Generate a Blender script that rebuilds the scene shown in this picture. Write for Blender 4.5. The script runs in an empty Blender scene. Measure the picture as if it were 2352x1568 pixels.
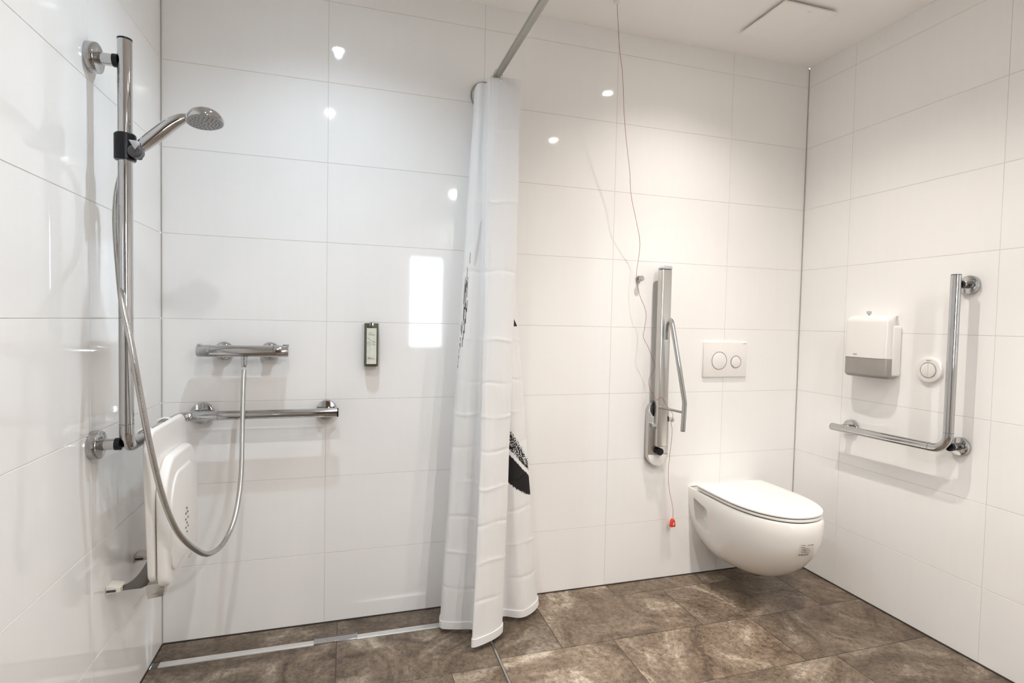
import bpy, bmesh, math, random
from mathutils import Vector, Matrix, noise
random.seed(7)
PI = math.pi
W, H, Z0, D = 2.8047, 2.4957, 0.025, 3.4     # room width, ceiling height, floor level, depth behind the back wall
sc = bpy.context.scene
C = sc.collection

# ------------------------------------------------------------ camera, world, light, exposure
cam = bpy.data.cameras.new('camera')
cam.sensor_width = 36; cam.lens = 1242.5 / 2352 * 36; cam.clip_start = 0.02
co = bpy.data.objects.new('camera', cam); C.objects.link(co)
co.location = (0.6322, -2.1884, 1.2143); co.rotation_euler = (1.5342, -0.021, -0.2936)
sc.camera = co
sc.view_settings.view_transform = 'Standard'
sc.view_settings.look = 'None'
sc.view_settings.gamma = 1
sc.view_settings.use_curve_mapping = False
sc.view_settings.exposure = 1.76
sc.cycles.use_denoising = True
sc.cycles.max_bounces = 14
sc.cycles.diffuse_bounces = 10
sc.cycles.use_adaptive_sampling = True
sc.cycles.adaptive_threshold = 0.03
sc.cycles.glossy_bounces = 6
sc.cycles.transmission_bounces = 6
sc.cycles.sample_clamp_indirect = 6
sc.cycles.caustics_reflective = False
sc.cycles.caustics_refractive = False

wd = bpy.data.worlds.new('daylight'); sc.world = wd; wd.use_nodes = True
bg = wd.node_tree.nodes['Background']
bg.inputs[0].default_value = (0.76, 0.89, 1.0, 1); bg.inputs[1].default_value = 27.0

WIN = (1.205, 1.60, 0.905, 1.89)                 # window opening in the wall behind the camera: x0, x1, z0, z1
pl_ = bpy.data.lights.new('window_portal', 'AREA'); pl_.shape = 'RECTANGLE'
pl_.size = WIN[1] - WIN[0]; pl_.size_y = WIN[3] - WIN[2]; pl_.cycles.is_portal = True
po = bpy.data.objects.new('window_portal', pl_); C.objects.link(po)
po.location = ((WIN[0] + WIN[1]) / 2, -D + 0.01, (WIN[2] + WIN[3]) / 2); po.rotation_euler = (PI / 2, 0, 0)

COOL, NEUT, WARM = (0.74, 0.88, 1.0), (1.0, 0.975, 0.95), (1.0, 0.925, 0.845)
LAMPS = [  # x, y, watts, colour, how bright the lens looks from the side
    (0.575, -0.585, 8.5, COOL, 45, 5), (0.51, -1.42, 8.5, NEUT, 45, 7), (2.00, -0.59, 10.5, WARM, 45, 11), (2.00, -1.42, 9.5, WARM, 45, 18),
    (1.95, -2.45, 15, NEUT, 6, 8), (1.63, -3.22, 26, NEUT, 6, 8)]  # the first of these two is a fill lamp added for brightness

# ------------------------------------------------------------ materials
def mat(name, col, rough=0.5, metal=0.0, **kw):
    m = bpy.data.materials.new(name); m.use_nodes = True
    b = m.node_tree.nodes['Principled BSDF']
    b.inputs['Base Color'].default_value = (*col, 1)
    b.inputs['Roughness'].default_value = rough
    b.inputs['Metallic'].default_value = metal
    for k, v in kw.items():
        b.inputs[k.replace('_', ' ')].default_value = v
    return m

def nd(m, t, **kw):
    n = m.node_tree.nodes.new(t)
    for k, v in kw.items(): setattr(n, k, v)
    return n

def noisy(m, scale=40, lo=0.9, hi=1.05, bump=0.0, rough=None, stretch=(1, 1, 1)):
    """gentle procedural variation of colour (and bump) over a material"""
    nt = m.node_tree; b = nt.nodes['Principled BSDF']
    tc = nd(m, 'ShaderNodeTexCoord'); mp = nd(m, 'ShaderNodeMapping'); mp.inputs['Scale'].default_value = stretch
    nz = nd(m, 'ShaderNodeTexNoise'); nz.inputs['Scale'].default_value = scale; nz.inputs['Detail'].default_value = 4
    nt.links.new(tc.outputs['Object'], mp.inputs[0]); nt.links.new(mp.outputs[0], nz.inputs['Vector'])
    mr = nd(m, 'ShaderNodeMapRange'); mr.inputs[3].default_value = lo; mr.inputs[4].default_value = hi
    nt.links.new(nz.outputs[0], mr.inputs[0])
    mx = nd(m, 'ShaderNodeMix', data_type='RGBA', blend_type='MULTIPLY'); mx.inputs[0].default_value = 1
    mx.inputs[6].default_value = b.inputs['Base Color'].default_value[:]
    nt.links.new(mr.outputs[0], mx.inputs[7]); nt.links.new(mx.outputs[2], b.inputs['Base Color'])
    if bump:
        bp = nd(m, 'ShaderNodeBump'); bp.inputs['Strength'].default_value = bump; bp.inputs['Distance'].default_value = 0.001
        nt.links.new(nz.outputs[0], bp.inputs['Height']); nt.links.new(bp.outputs[0], b.inputs['Normal'])
    if rough:
        m2 = nd(m, 'ShaderNodeMapRange'); m2.inputs[3].default_value = rough[0]; m2.inputs[4].default_value = rough[1]
        nt.links.new(nz.outputs[0], m2.inputs[0]); nt.links.new(m2.outputs[0], b.inputs['Roughness'])
    return m

TILE = noisy(mat('white_glazed_tile', (0.89, 0.888, 0.882), 0.05, IOR=1.5), 3.0, 0.975, 1.0, stretch=(14, 14, 0.6))
GROUT = noisy(mat('grey_grout', (0.64, 0.62, 0.59), 0.8), 60)
FGROUT = noisy(mat('dark_floor_grout', (0.075, 0.062, 0.052), 0.85), 60)
SILIC = mat('grey_silicone', (0.42, 0.40, 0.37), 0.5)
DARKS = mat('dark_silicone', (0.045, 0.038, 0.032), 0.5)
CEIL = noisy(mat('white_ceiling_paint', (0.92, 0.905, 0.88), 0.85), 8, 0.98, 1.0)
CHROME = noisy(mat('chrome', (0.53, 0.53, 0.535), 0.06, 1.0), 30, 0.97, 1.0, rough=(0.04, 0.08))
STEEL = noisy(mat('brushed_steel', (0.62, 0.60, 0.57), 0.28, 1.0), 12, 0.9, 1.03, rough=(0.22, 0.34), stretch=(1, 40, 40))
STEELV = noisy(mat('satin_steel_upright', (0.62, 0.60, 0.57), 0.3, 1.0), 12, 0.93, 1.03, rough=(0.25, 0.36), stretch=(40, 40, 1))
STEELB = noisy(mat('bright_brushed_steel', (0.86, 0.85, 0.83), 0.42, 1.0), 12, 0.94, 1.0, stretch=(1, 40, 40))
STEELD = noisy(mat('dull_steel', (0.40, 0.375, 0.34), 0.34, 1.0), 12, 0.93, 1.03)
DARKM = noisy(mat('darkened_steel', (0.20, 0.19, 0.18), 0.35, 1.0), 20)
BLACK = noisy(mat('black_plastic', (0.006, 0.006, 0.008), 0.32, Specular_IOR_Level=0.3), 30)
GREYP = noisy(mat('grey_plastic', (0.06, 0.06, 0.065), 0.35), 30)
LGREY = noisy(mat('pale_grey_plastic', (0.45, 0.47, 0.50), 0.3), 30)
SPRAY = noisy(mat('grey_spray_plate', (0.36, 0.37, 0.37), 0.45), 60)
WPLAST = noisy(mat('white_plastic', (0.84, 0.82, 0.80), 0.28), 20, 0.97, 1.0)
WMATT = noisy(mat('white_matt_plastic', (0.80, 0.77, 0.72), 0.4), 20, 0.95, 1.0)
CERAM = noisy(mat('white_ceramic', (0.86, 0.845, 0.81), 0.06, IOR=1.52), 5, 0.985, 1.0)
SMOKE = noisy(mat('smoky_translucent_plastic', (0.33, 0.31, 0.29), 0.25), 14, 0.8, 1.05)
OLIVE = noisy(mat('olive_plastic', (0.075, 0.068, 0.035), 0.3), 30)
LABEL = noisy(mat('pale_label', (0.72, 0.74, 0.66), 0.4), 90, 0.85, 1.0)
INK = mat('dark_print', (0.03, 0.028, 0.025), 0.6)
GINK = mat('grey_print', (0.30, 0.28, 0.25), 0.6)
RED = noisy(mat('red_plastic', (0.75, 0.045, 0.015), 0.35), 30)
CORDM = noisy(mat('red_cord', (0.34, 0.085, 0.05), 0.7), 200, 0.7, 1.1)
HOSE = mat('metal_hose', (0.52, 0.51, 0.49), 0.22, 1.0)
_b = nd(HOSE, 'ShaderNodeBump'); _w = nd(HOSE, 'ShaderNodeTexWave', bands_direction='Z'); _w.inputs['Scale'].default_value = 90
_b.inputs['Strength'].default_value = 0.25; _b.inputs['Distance'].default_value = 0.0006
_t = nd(HOSE, 'ShaderNodeTexCoord')
HOSE.node_tree.links.new(_t.outputs['Object'], _w.inputs['Vector']); HOSE.node_tree.links.new(_w.outputs[1], _b.inputs['Height'])
HOSE.node_tree.links.new(_b.outputs[0], HOSE.node_tree.nodes['Principled BSDF'].inputs['Normal'])
LAMPM = {}
def lampmat(c, k):
    m = bpy.data.materials.new('lamp_lens'); m.use_nodes = True
    b = m.node_tree.nodes['Principled BSDF']
    b.inputs['Base Color'].default_value = (*c, 1); b.inputs['Emission Color'].default_value = (*c, 1)
    b.inputs['Emission Strength'].default_value = k
    return m

# stone floor: each tile reads its own offset from the 'rnd' colour attribute
STONE = mat('brown_stone_tile', (0.2, 0.15, 0.11), 0.45)
def _stone(m):
    nt = m.node_tree; b = nt.nodes['Principled BSDF']; L = nt.links.new
    tc = nd(m, 'ShaderNodeTexCoord'); at = nd(m, 'ShaderNodeAttribute', attribute_name='rnd')
    sv = nd(m, 'ShaderNodeVectorMath', operation='SCALE'); sv.inputs['Scale'].default_value = 17.0
    ad = nd(m, 'ShaderNodeVectorMath', operation='ADD')
    L(at.outputs['Color'], sv.inputs[0]); L(tc.outputs['Object'], ad.inputs[0]); L(sv.outputs[0], ad.inputs[1])
    def noi(scale, det, rough=0.6, dist=0.0):
        n = nd(m, 'ShaderNodeTexNoise'); n.inputs['Scale'].default_value = scale; n.inputs['Detail'].default_value = det
        n.inputs['Roughness'].default_value = rough; n.inputs['Distortion'].default_value = dist
        L(ad.outputs[0], n.inputs['Vector']); return n
    def ramp(src, pts):
        r = nd(m, 'ShaderNodeValToRGB'); e = r.color_ramp.elements
        while len(e) < len(pts): e.new(0.5)
        for k, (p, c) in enumerate(pts): e[k].position = p; e[k].color = (*c, 1)
        L(src, r.inputs[0]); return r
    big = noi(3.6, 12, 0.70, 1.2)
    r1 = ramp(big.outputs[0], [(0.36, (0.105, 0.070, 0.045)), (0.45, (0.20, 0.144, 0.098)), (0.54, (0.29, 0.22, 0.158)), (0.61, (0.45, 0.365, 0.28)), (0.68, (0.66, 0.57, 0.47))])
    fine = noi(60, 8, 0.8)
    r2 = ramp(fine.outputs[0], [(0.38, (0.42, 0.40, 0.38)), (0.5, (0.95, 0.95, 0.95)), (0.60, (1.30, 1.28, 1.25))])
    m1 = nd(m, 'ShaderNodeMix', data_type='RGBA', blend_type='MULTIPLY'); m1.inputs[0].default_value = 0.9
    L(r1.outputs[0], m1.inputs[6]); L(r2.outputs[0], m1.inputs[7])
    # pale mineral speckles gathered in patches
    vo = nd(m, 'ShaderNodeTexVoronoi'); vo.inputs['Scale'].default_value = 150; L(ad.outputs[0], vo.inputs['Vector'])
    sp = ramp(vo.outputs['Distance'], [(0.0, (1, 1, 1)), (0.34, (0, 0, 0))])
    pt = noi(5.5, 3); pr = ramp(pt.outputs[0], [(0.50, (0, 0, 0)), (0.68, (1, 1, 1))])
    mu = nd(m, 'ShaderNodeMath', operation='MULTIPLY'); L(sp.outputs[0], mu.inputs[0]); L(pr.outputs[0], mu.inputs[1])
    mu2 = nd(m, 'ShaderNodeMath', operation='MULTIPLY'); L(mu.outputs[0], mu2.inputs[0]); mu2.inputs[1].default_value = 0.95
    m2 = nd(m, 'ShaderNodeMix', data_type='RGBA'); L(mu2.outputs[0], m2.inputs[0]); L(m1.outputs[2], m2.inputs[6])
    m2.inputs[7].default_value = (0.55, 0.49, 0.40, 1)
    # tone of the single tile
    sx = nd(m, 'ShaderNodeSeparateColor'); L(at.outputs['Color'], sx.inputs[0])
    tr = nd(m, 'ShaderNodeMapRange'); tr.inputs[3].default_value = 0.46; tr.inputs[4].default_value = 1.15; L(sx.outputs[2], tr.inputs[0])
    m3 = nd(m, 'ShaderNodeMix', data_type='RGBA', blend_type='MULTIPLY'); m3.inputs[0].default_value = 1
    L(m2.outputs[2], m3.inputs[6]); L(tr.outputs[0], m3.inputs[7]); L(m3.outputs[2], b.inputs['Base Color'])
    rr = nd(m, 'ShaderNodeMapRange'); rr.inputs[3].default_value = 0.32; rr.inputs[4].default_value = 0.6
    L(fine.outputs[0], rr.inputs[0]); L(rr.outputs[0], b.inputs['Roughness'])
    bp = nd(m, 'ShaderNodeBump'); bp.inputs['Strength'].default_value = 0.35; bp.inputs['Distance'].default_value = 0.002
    L(fine.outputs[0], bp.inputs['Height']); L(bp.outputs[0], b.inputs['Normal'])
_stone(STONE)

# curtain cloth: white weave that lets light through, ink from the vertex attribute 'ink'
CLOTH = bpy.data.materials.new('white_curtain_fabric'); CLOTH.use_nodes = True
def _cloth(m, ink=True):
    nt = m.node_tree; b = nt.nodes['Principled BSDF']; L = nt.links.new; out = nt.nodes['Material Output']
    mix = nd(m, 'ShaderNodeMix', data_type='RGBA'); mix.inputs[6].default_value = (0.90, 0.90, 0.90, 1); mix.inputs[7].default_value = (0.028, 0.025, 0.026, 1)
    mix.inputs[0].default_value = 0
    if ink:
        at = nd(m, 'ShaderNodeAttribute', attribute_name='ink'); L(at.outputs['Fac'], mix.inputs[0])
    L(mix.outputs[2], b.inputs['Base Color']); b.inputs['Roughness'].default_value = 0.75
    b.inputs['Specular IOR Level'].default_value = 0.2
    tr = nd(m, 'ShaderNodeBsdfTranslucent'); L(mix.outputs[2], tr.inputs[0])
    ms = nd(m, 'ShaderNodeMixShader'); ms.inputs[0].default_value = 0.30
    L(b.outputs[0], ms.inputs[1]); L(tr.outputs[0], ms.inputs[2]); L(ms.outputs[0], out.inputs[0])
    tc = nd(m, 'ShaderNodeTexCoord'); nz = nd(m, 'ShaderNodeTexNoise'); nz.inputs['Scale'].default_value = 9; nz.inputs['Detail'].default_value = 3
    L(tc.outputs['Object'], nz.inputs['Vector']); bp = nd(m, 'ShaderNodeBump'); bp.inputs['Strength'].default_value = 0.25; bp.inputs['Distance'].default_value = 0.006
    L(nz.outputs[0], bp.inputs['Height']); L(bp.outputs[0], b.inputs['Normal'])
_cloth(CLOTH)

# ------------------------------------------------------------ helpers
ROOTLOC = {}
def thing(name, label, cat, loc, group=None):
    o = bpy.data.objects.new(name, None); C.objects.link(o); o.empty_display_size = 0.05
    o.location = loc; o['label'] = label; o['category'] = cat
    if group: o['group'] = group
    ROOTLOC[o] = Vector(loc); return o

def obj(name, bm, m, parent=None, label=None, smooth=None, origin=None):
    """links bm (world coordinates) as ONE mesh object, under parent when given"""
    off = ROOTLOC[parent] if parent else Vector(origin or (0, 0, 0))
    bmesh.ops.translate(bm, verts=bm.verts, vec=-off)
    bmesh.ops.recalc_face_normals(bm, faces=bm.faces)
    me = bpy.data.meshes.new(name)
    if smooth is not None:
        for f in bm.faces: f.smooth = True
        for e in bm.edges:
            if len(e.link_faces) == 2 and e.calc_face_angle(0) > math.radians(smooth): e.smooth = False
    bm.to_mesh(me); bm.free()
    for mm in (m if isinstance(m, (list, tuple)) else [m]): me.materials.append(mm)
    o = bpy.data.objects.new(name, me); C.objects.link(o)
    if parent: o.parent = parent; ROOTLOC[o] = off
    else: o.location = off; ROOTLOC[o] = off
    if label: o['label'] = label
    return o

def tag(o, label, cat, group=None):
    o['label'] = label; o['category'] = cat
    if group: o['group'] = group
    return o

def struct(name, bm, m, label=None, **k):
    o = obj(name, bm, m, **k); o['kind'] = 'structure'
    o['label'] = label or name.replace('_', ' '); return o

def rawbox(bm, a, b):
    x0, y0, z0 = a; x1, y1, z1 = b
    v = [bm.verts.new(p) for p in [(x0, y0, z0), (x1, y0, z0), (x1, y1, z0), (x0, y1, z0), (x0, y0, z1), (x1, y0, z1), (x1, y1, z1), (x0, y1, z1)]]
    for f in [(0, 3, 2, 1), (4, 5, 6, 7), (0, 1, 5, 4), (1, 2, 6, 5), (2, 3, 7, 6), (3, 0, 4, 7)]: bm.faces.new([v[i] for i in f])
    return v

def box(a, b, bev=0.0, seg=3, bm=None, filt=None):
    t = bmesh.new(); rawbox(t, [min(p, q) for p, q in zip(a, b)], [max(p, q) for p, q in zip(a, b)])
    if bev:
        ed = [e for e in t.edges if (filt is None or filt(e))]
        bmesh.ops.bevel(t, geom=ed, offset=bev, segments=seg, profile=0.5, affect='EDGES')
    if bm is None: return t
    me = bpy.data.meshes.new('tmp'); t.to_mesh(me); t.free(); bm.from_mesh(me); bpy.data.meshes.remove(me); return bm

def frames(P):
    T = []
    for i in range(len(P)):
        a = P[max(i - 1, 0)]; b = P[min(i + 1, len(P) - 1)]; T.append((b - a).normalized())
    n = T[0].orthogonal().normalized(); N = [n]
    for i in range(1, len(P)):
        n = N[-1] - T[i] * N[-1].dot(T[i]); N.append(n.normalized())
    return T, N

def tube(pts, r, seg=20, bm=None, cap=True):
    bm = bm or bmesh.new(); P = [Vector(p) for p in pts]; T, N = frames(P); rings = []
    R = r if hasattr(r, '__len__') else [r] * len(P)
    for p, t, n, rr in zip(P, T, N, R):
        b = t.cross(n)
        rings.append([bm.verts.new(p + (n * math.cos(2 * PI * k / seg) + b * math.sin(2 * PI * k / seg)) * rr) for k in range(seg)])
    for A, B in zip(rings, rings[1:]):
        for k in range(seg): bm.faces.new((A[k], A[(k + 1) % seg], B[(k + 1) % seg], B[k]))
    if cap: bm.faces.new(rings[0][::-1]); bm.faces.new(rings[-1])
    return bm

def lathe(base, axis, prof, seg=40, bm=None):
    """prof: (distance along axis, radius) list"""
    bm = bm or bmesh.new(); base = Vector(base); t = Vector(axis).normalized(); n = t.orthogonal().normalized(); b = t.cross(n)
    rings = [[bm.verts.new(base + t * h + (n * math.cos(2 * PI * k / seg) + b * math.sin(2 * PI * k / seg)) * max(r, 1e-5)) for k in range(seg)] for h, r in prof]
    for A, B in zip(rings, rings[1:]):
        for k in range(seg): bm.faces.new((A[k], A[(k + 1) % seg], B[(k + 1) % seg], B[k]))
    bm.faces.new(rings[0][::-1]); bm.faces.new(rings[-1]); return bm

def fillet(pts, r, n=8):
    """polyline with rounded inner corners"""
    P = [Vector(p) for p in pts]; out = [P[0]]
    for i in range(1, len(P) - 1):
        a = (P[i - 1] - P[i]).normalized(); b = (P[i + 1] - P[i]).normalized(); ang = a.angle(b)
        d = r / math.tan(ang / 2); c = P[i] + (a + b).normalized() * (r / math.sin(ang / 2))
        s = P[i] + a * d; e = P[i] + b * d; u = s - c; v = e - c; w = u.angle(v)
        for k in range(n + 1):
            f = k / n; out.append(c + (u * math.sin((1 - f) * w) + v * math.sin(f * w)) / math.sin(w))
    out.append(P[-1]); return out

def catmull(P, n=8):
    P = [Vector(p) for p in P]; Q = [P[0] * 2 - P[1]] + P + [P[-1] * 2 - P[-2]]; out = []
    for i in range(1, len(Q) - 2):
        a, b, c, d = Q[i - 1:i + 3]
        for k in range(n):
            t = k / n; out.append(0.5 * ((2 * b) + (c - a) * t + (2 * a - 5 * b + 4 * c - d) * t * t + (-a + 3 * b - 3 * c + d) * t ** 3))
    out.append(P[-1]); return out

def prism(poly, plane, a, b, bev=0.0, seg=2, bm=None):
    """extrude a 2D outline; plane 'xz' from y=a to y=b, 'yz' from x=a to x=b, 'xy' from z=a to z=b"""
    f = {'xz': lambda p, t: (p[0], t, p[1]), 'yz': lambda p, t: (t, p[0], p[1]), 'xy': lambda p, t: (p[0], p[1], t)}[plane]
    t = bmesh.new(); A = [t.verts.new(f(p, a)) for p in poly]; B = [t.verts.new(f(p, b)) for p in poly]; n = len(poly)
    fa = t.faces.new(A); fb = t.faces.new(B[::-1])
    for k in range(n): t.faces.new((A[k], B[k], B[(k + 1) % n], A[(k + 1) % n]))
    bmesh.ops.recalc_face_normals(t, faces=t.faces)
    if bev: bmesh.ops.bevel(t, geom=list(set(fa.edges) | set(fb.edges)), offset=bev, segments=seg, profile=0.5, affect='EDGES')
    if bm is None: return t
    me = bpy.data.meshes.new('tmp'); t.to_mesh(me); t.free(); bm.from_mesh(me); bpy.data.meshes.remove(me); return bm

def rrect(x0, x1, y0, y1, r, n=8):
    rs = r if hasattr(r, '__len__') else [r] * 4
    out = []
    for (cx, cy, a0, q) in [(x1 - rs[0], y1 - rs[0], 0, rs[0]), (x0 + rs[1], y1 - rs[1], PI / 2, rs[1]), (x0 + rs[2], y0 + rs[2], PI, rs[2]), (x1 - rs[3], y0 + rs[3], 1.5 * PI, rs[3])]:
        for k in range(n + 1): out.append((cx + q * math.cos(a0 + k / n * PI / 2), cy + q * math.sin(a0 + k / n * PI / 2)))
    return out

def circle(cx, cy, r, n=48): return [(cx + r * math.cos(2 * PI * k / n), cy + r * math.sin(2 * PI * k / n)) for k in range(n)]

def ringpoly(cx, cy, r1, r0, plane, a, b, n=56):
    """flat ring with a hole"""
    f = {'xz': lambda p, t: (p[0], t, p[1]), 'yz': lambda p, t: (t, p[0], p[1])}[plane]
    t = bmesh.new(); O = circle(cx, cy, r1, n); I = circle(cx, cy, r0, n)
    R = [[t.verts.new(f(p, s)) for p in q] for q in (O, I) for s in (a, b)]
    for P, Q in ((R[0], R[1]), (R[1], R[3]), (R[3], R[2]), (R[2], R[0])):
        for k in range(n): t.faces.new((P[k], P[(k + 1) % n], Q[(k + 1) % n], Q[k]))
    return t

def text_obj(s, size, m, matrix, parent, name='lettering', align='CENTER'):
    cu = bpy.data.curves.new('t', 'FONT'); cu.body = s; cu.size = size; cu.align_x = align; cu.align_y = 'CENTER'; cu.extrude = 0.0002
    to = bpy.data.objects.new('t', cu); C.objects.link(to)
    dg = bpy.context.evaluated_depsgraph_get(); me = bpy.data.meshes.new_from_object(to.evaluated_get(dg))
    bpy.data.objects.remove(to); bm = bmesh.new(); bm.from_mesh(me); bpy.data.meshes.remove(me)
    bmesh.ops.transform(bm, matrix=matrix, verts=bm.verts)
    return obj(name, bm, m, parent)

# ------------------------------------------------------------ the room
G, TH = 0.0015, 0.0008            # joint width, how far the grout lies back
def tiles(us, vs, f, mat_back, thick=0.012, skip=None):
    """tiles with slightly eased edges over a grout bed; f(u, v, depth) -> point, depth 0 is the tile face"""
    bm = bmesh.new()
    u0, u1, v0, v1 = us[0], us[-1], vs[0], vs[-1]
    for i in range(len(us) - 1):
        for j in range(len(vs) - 1):
            a = us[i] + (G / 2 if i else 0); b = us[i + 1] - (G / 2 if i < len(us) - 2 else 0)
            c = vs[j] + (G / 2 if j else 0); d = vs[j + 1] - (G / 2 if j < len(vs) - 2 else 0)
            cu, cv = (a + b) / 2, (c + d) / 2
            if skip and skip[0] < cu < skip[1] and skip[2] < cv < skip[3]: continue
            e = 0.0005
            A = [bm.verts.new(f(u, v, 0)) for u, v in ((a + e, c + e), (b - e, c + e), (b - e, d - e), (a + e, d - e))]
            B = [bm.verts.new(f(u, v, TH)) for u, v in ((a, c), (b, c), (b, d), (a, d))]
            bm.faces.new(A)
            for k in range(4): bm.faces.new((A[k], B[k], B[(k + 1) % 4], A[(k + 1) % 4]))
    def slab(a, b, c, d):
        A = [bm.verts.new(f(u, v, TH)) for u, v in ((a, c), (b, c), (b, d), (a, d))]
        B = [bm.verts.new(f(u, v, thick + TH)) for u, v in ((a, c), (b, c), (b, d), (a, d))]
        fs = [bm.faces.new(A), bm.faces.new(B)] + [bm.faces.new((A[k], B[k], B[(k + 1) % 4], A[(k + 1) % 4])) for k in range(4)]
        for q in fs: q.material_index = 1
    if skip:
        s0, s1, s2, s3 = skip
        slab(u0, s0, v0, v1); slab(s1, u1, v0, v1); slab(s0, s1, v0, s2); slab(s0, s1, s3, v1)
    else: slab(u0, u1, v0, v1)
    return bm

rowz = [-0.01] + [0.3 * k for k in range(1, 9)] + [H]
w_ = 0.6026
TM = [TILE, GROUT]
struct('wall_back', tiles([0, .5522, .5522 + w_, .5522 + 2 * w_, .5522 + 3 * w_, W], rowz, lambda u, v, d: (u, d, v), GROUT, 0.05), TM, 'white glazed tile wall carrying the mixer and the toilet')
struct('wall_left', tiles([-D, -2.36, -1.757, -1.155, -.553, 0], rowz, lambda u, v, d: (-d, u, v), GROUT, 0.05), TM, 'white glazed tile wall on the shower side')
struct('wall_right', tiles([-D, -.2604 - 4 * w_, -.2604 - 3 * w_, -.2604 - 2 * w_, -.2604 - w_, -.2604, 0], rowz, lambda u, v, d: (W + d, u, v), GROUT, 0.05), TM, 'white glazed tile wall beside the toilet')
fz = [-0.01, .3, .6, WIN[2], 1.2, 1.5, WIN[3], 2.1, 2.4, H]
struct('wall_front', tiles([0, .5, WIN[0], WIN[1], 2.0, W], fz, lambda u, v, d: (u, -D - d, v), GROUT, 0.10, skip=WIN), TM, 'white tiled wall behind the camera with the window')

bm = bmesh.new(); rawbox(bm, (-.05, -D - .1, H), (W + .05, .05, H + .06)); struct('ceiling', bm, CEIL, 'plain white painted ceiling')

# floor: one mesh, single stone tiles over dark grout
FX = 1.152
rows = []
def frow(y1, y0, xs, x0, x1):
    xs = [x0] + [x for x in xs if x0 < x < x1] + [x1]
    for a, b in zip(xs, xs[1:]): rows.append((a, b, y0, y1))
DY0, DY1 = -0.146, -0.114        # drain slot
frow(-.003, DY1, [.602], 0.003, FX - .004)
frow(DY0, -.43, [.602], 0.003, FX - .004)
for k in range(9): frow(-.43 - .295 * k, -.43 - .295 * (k + 1), [[.375, .977], [.602], [.2, .80]][k % 3], .003, FX - .004)
frow(-.003, -.10, [1.765, 2.365], FX + .004, W - .003)
seq = [[1.395, 1.995, 2.595], [1.60, 2.215], [1.75, 2.345], [1.395, 1.995, 2.595]]
for k in range(10): frow(-.10 - .2945 * k, -.10 - .2945 * (k + 1), seq[k % 4], FX + .004, W - .003)
bm = bmesh.new(); cl = bm.loops.layers.color.new('rnd')
g = .0013
for (a, b, y0, y1) in rows:
    y0 = max(y0, -D + .003)
    if y1 <= y0 + .01: continue
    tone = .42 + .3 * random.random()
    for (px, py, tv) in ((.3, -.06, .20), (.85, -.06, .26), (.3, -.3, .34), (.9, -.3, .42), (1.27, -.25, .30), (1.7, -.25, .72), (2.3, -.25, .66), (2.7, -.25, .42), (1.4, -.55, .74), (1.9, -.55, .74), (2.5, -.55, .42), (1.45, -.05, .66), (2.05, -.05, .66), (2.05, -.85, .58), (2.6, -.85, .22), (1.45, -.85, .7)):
        if a < px < b and min(y0, y1) < py < max(y0, y1): tone = tv      # tile tones set by hand; vignette darkening painted into the front right ones
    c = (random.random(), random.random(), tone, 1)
    a, b, y0, y1 = a + g, b - g, y0 + g, y1 - g; e = .0006
    A = [bm.verts.new((x, y, Z0)) for x, y in ((a + e, y0 + e), (b - e, y0 + e), (b - e, y1 - e), (a + e, y1 - e))]
    B = [bm.verts.new((x, y, Z0 - .0015)) for x, y in ((a, y0), (b, y0), (b, y1), (a, y1))]
    fs = [bm.faces.new(A)] + [bm.faces.new((A[k], B[k], B[(k + 1) % 4], A[(k + 1) % 4])) for k in range(4)]
    for q in fs:
        for l in q.loops: l[cl] = c
for (a, b, y0, y1) in ((0, W, -D, DY0), (0, W, DY1, 0), (1.03, W, DY0, DY1)):
    n0 = len(bm.faces); rawbox(bm, (a, y0, -.05), (b, y1, Z0 - .0015)); bm.faces.ensure_lookup_table()
    for q in bm.faces[n0:]: q.material_index = 1
struct('floor', bm, [STONE, FGROUT], 'brown mottled stone tile floor')

# silicone joints
bm = bmesh.new(); rawbox(bm, (0, -.003, Z0), (.003, 0, H)); struct('trim_1', bm, SILIC, 'grey silicone joint in the left corner')
bm = bmesh.new(); rawbox(bm, (W - .0035, -.0035, Z0), (W, 0, H - .006)); struct('trim_2', bm, SILIC, 'grey silicone joint in the right corner')
bm = bmesh.new(); rawbox(bm, (0.003, -.0032, Z0 - .004), (W - .003, 0, Z0 + .0035)); struct('trim_3', bm, DARKS, 'dark joint along the foot of the back wall')
bm = bmesh.new(); rawbox(bm, (W - .0045, -D, Z0 - .004), (W, -.0045, Z0 + .0045)); struct('trim_4', bm, DARKS, 'dark joint along the foot of the right wall')
bm = bmesh.new(); rawbox(bm, (0, -D, Z0 - .004), (.003, -.0045, Z0 + .003)); struct('trim_5', bm, DARKS, 'dark joint along the foot of the left wall')

# window in the wall behind the camera
bm = bmesh.new(); x0, x1, z0, z1 = WIN; y = -D - .06; q = .035
for a, b in (((x0, y - .03, z0), (x0 + q, y + .03, z1)), ((x1 - q, y - .03, z0), (x1, y + .03, z1)), ((x0 + q, y - .03, z0), (x1 - q, y + .03, z0 + q)), ((x0 + q, y - .03, z1 - q), (x1 - q, y + .03, z1))): rawbox(bm, a, b)
wf = struct('window_1', bm, WPLAST, 'white framed window behind the camera', origin=((x0 + x1) / 2, y, (z0 + z1) / 2))
GL = bpy.data.materials.new('window_glass'); GL.use_nodes = True
gb = GL.node_tree.nodes['Principled BSDF']; gb.inputs['Transmission Weight'].default_value = 1; gb.inputs['Roughness'].default_value = 0.0; gb.inputs['IOR'].default_value = 1.01
bm = bmesh.new(); rawbox(bm, (x0 + q, y - .003, z0 + q), (x1 - q, y + .003, z1 - q)); obj('pane', bm, GL, wf)

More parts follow.
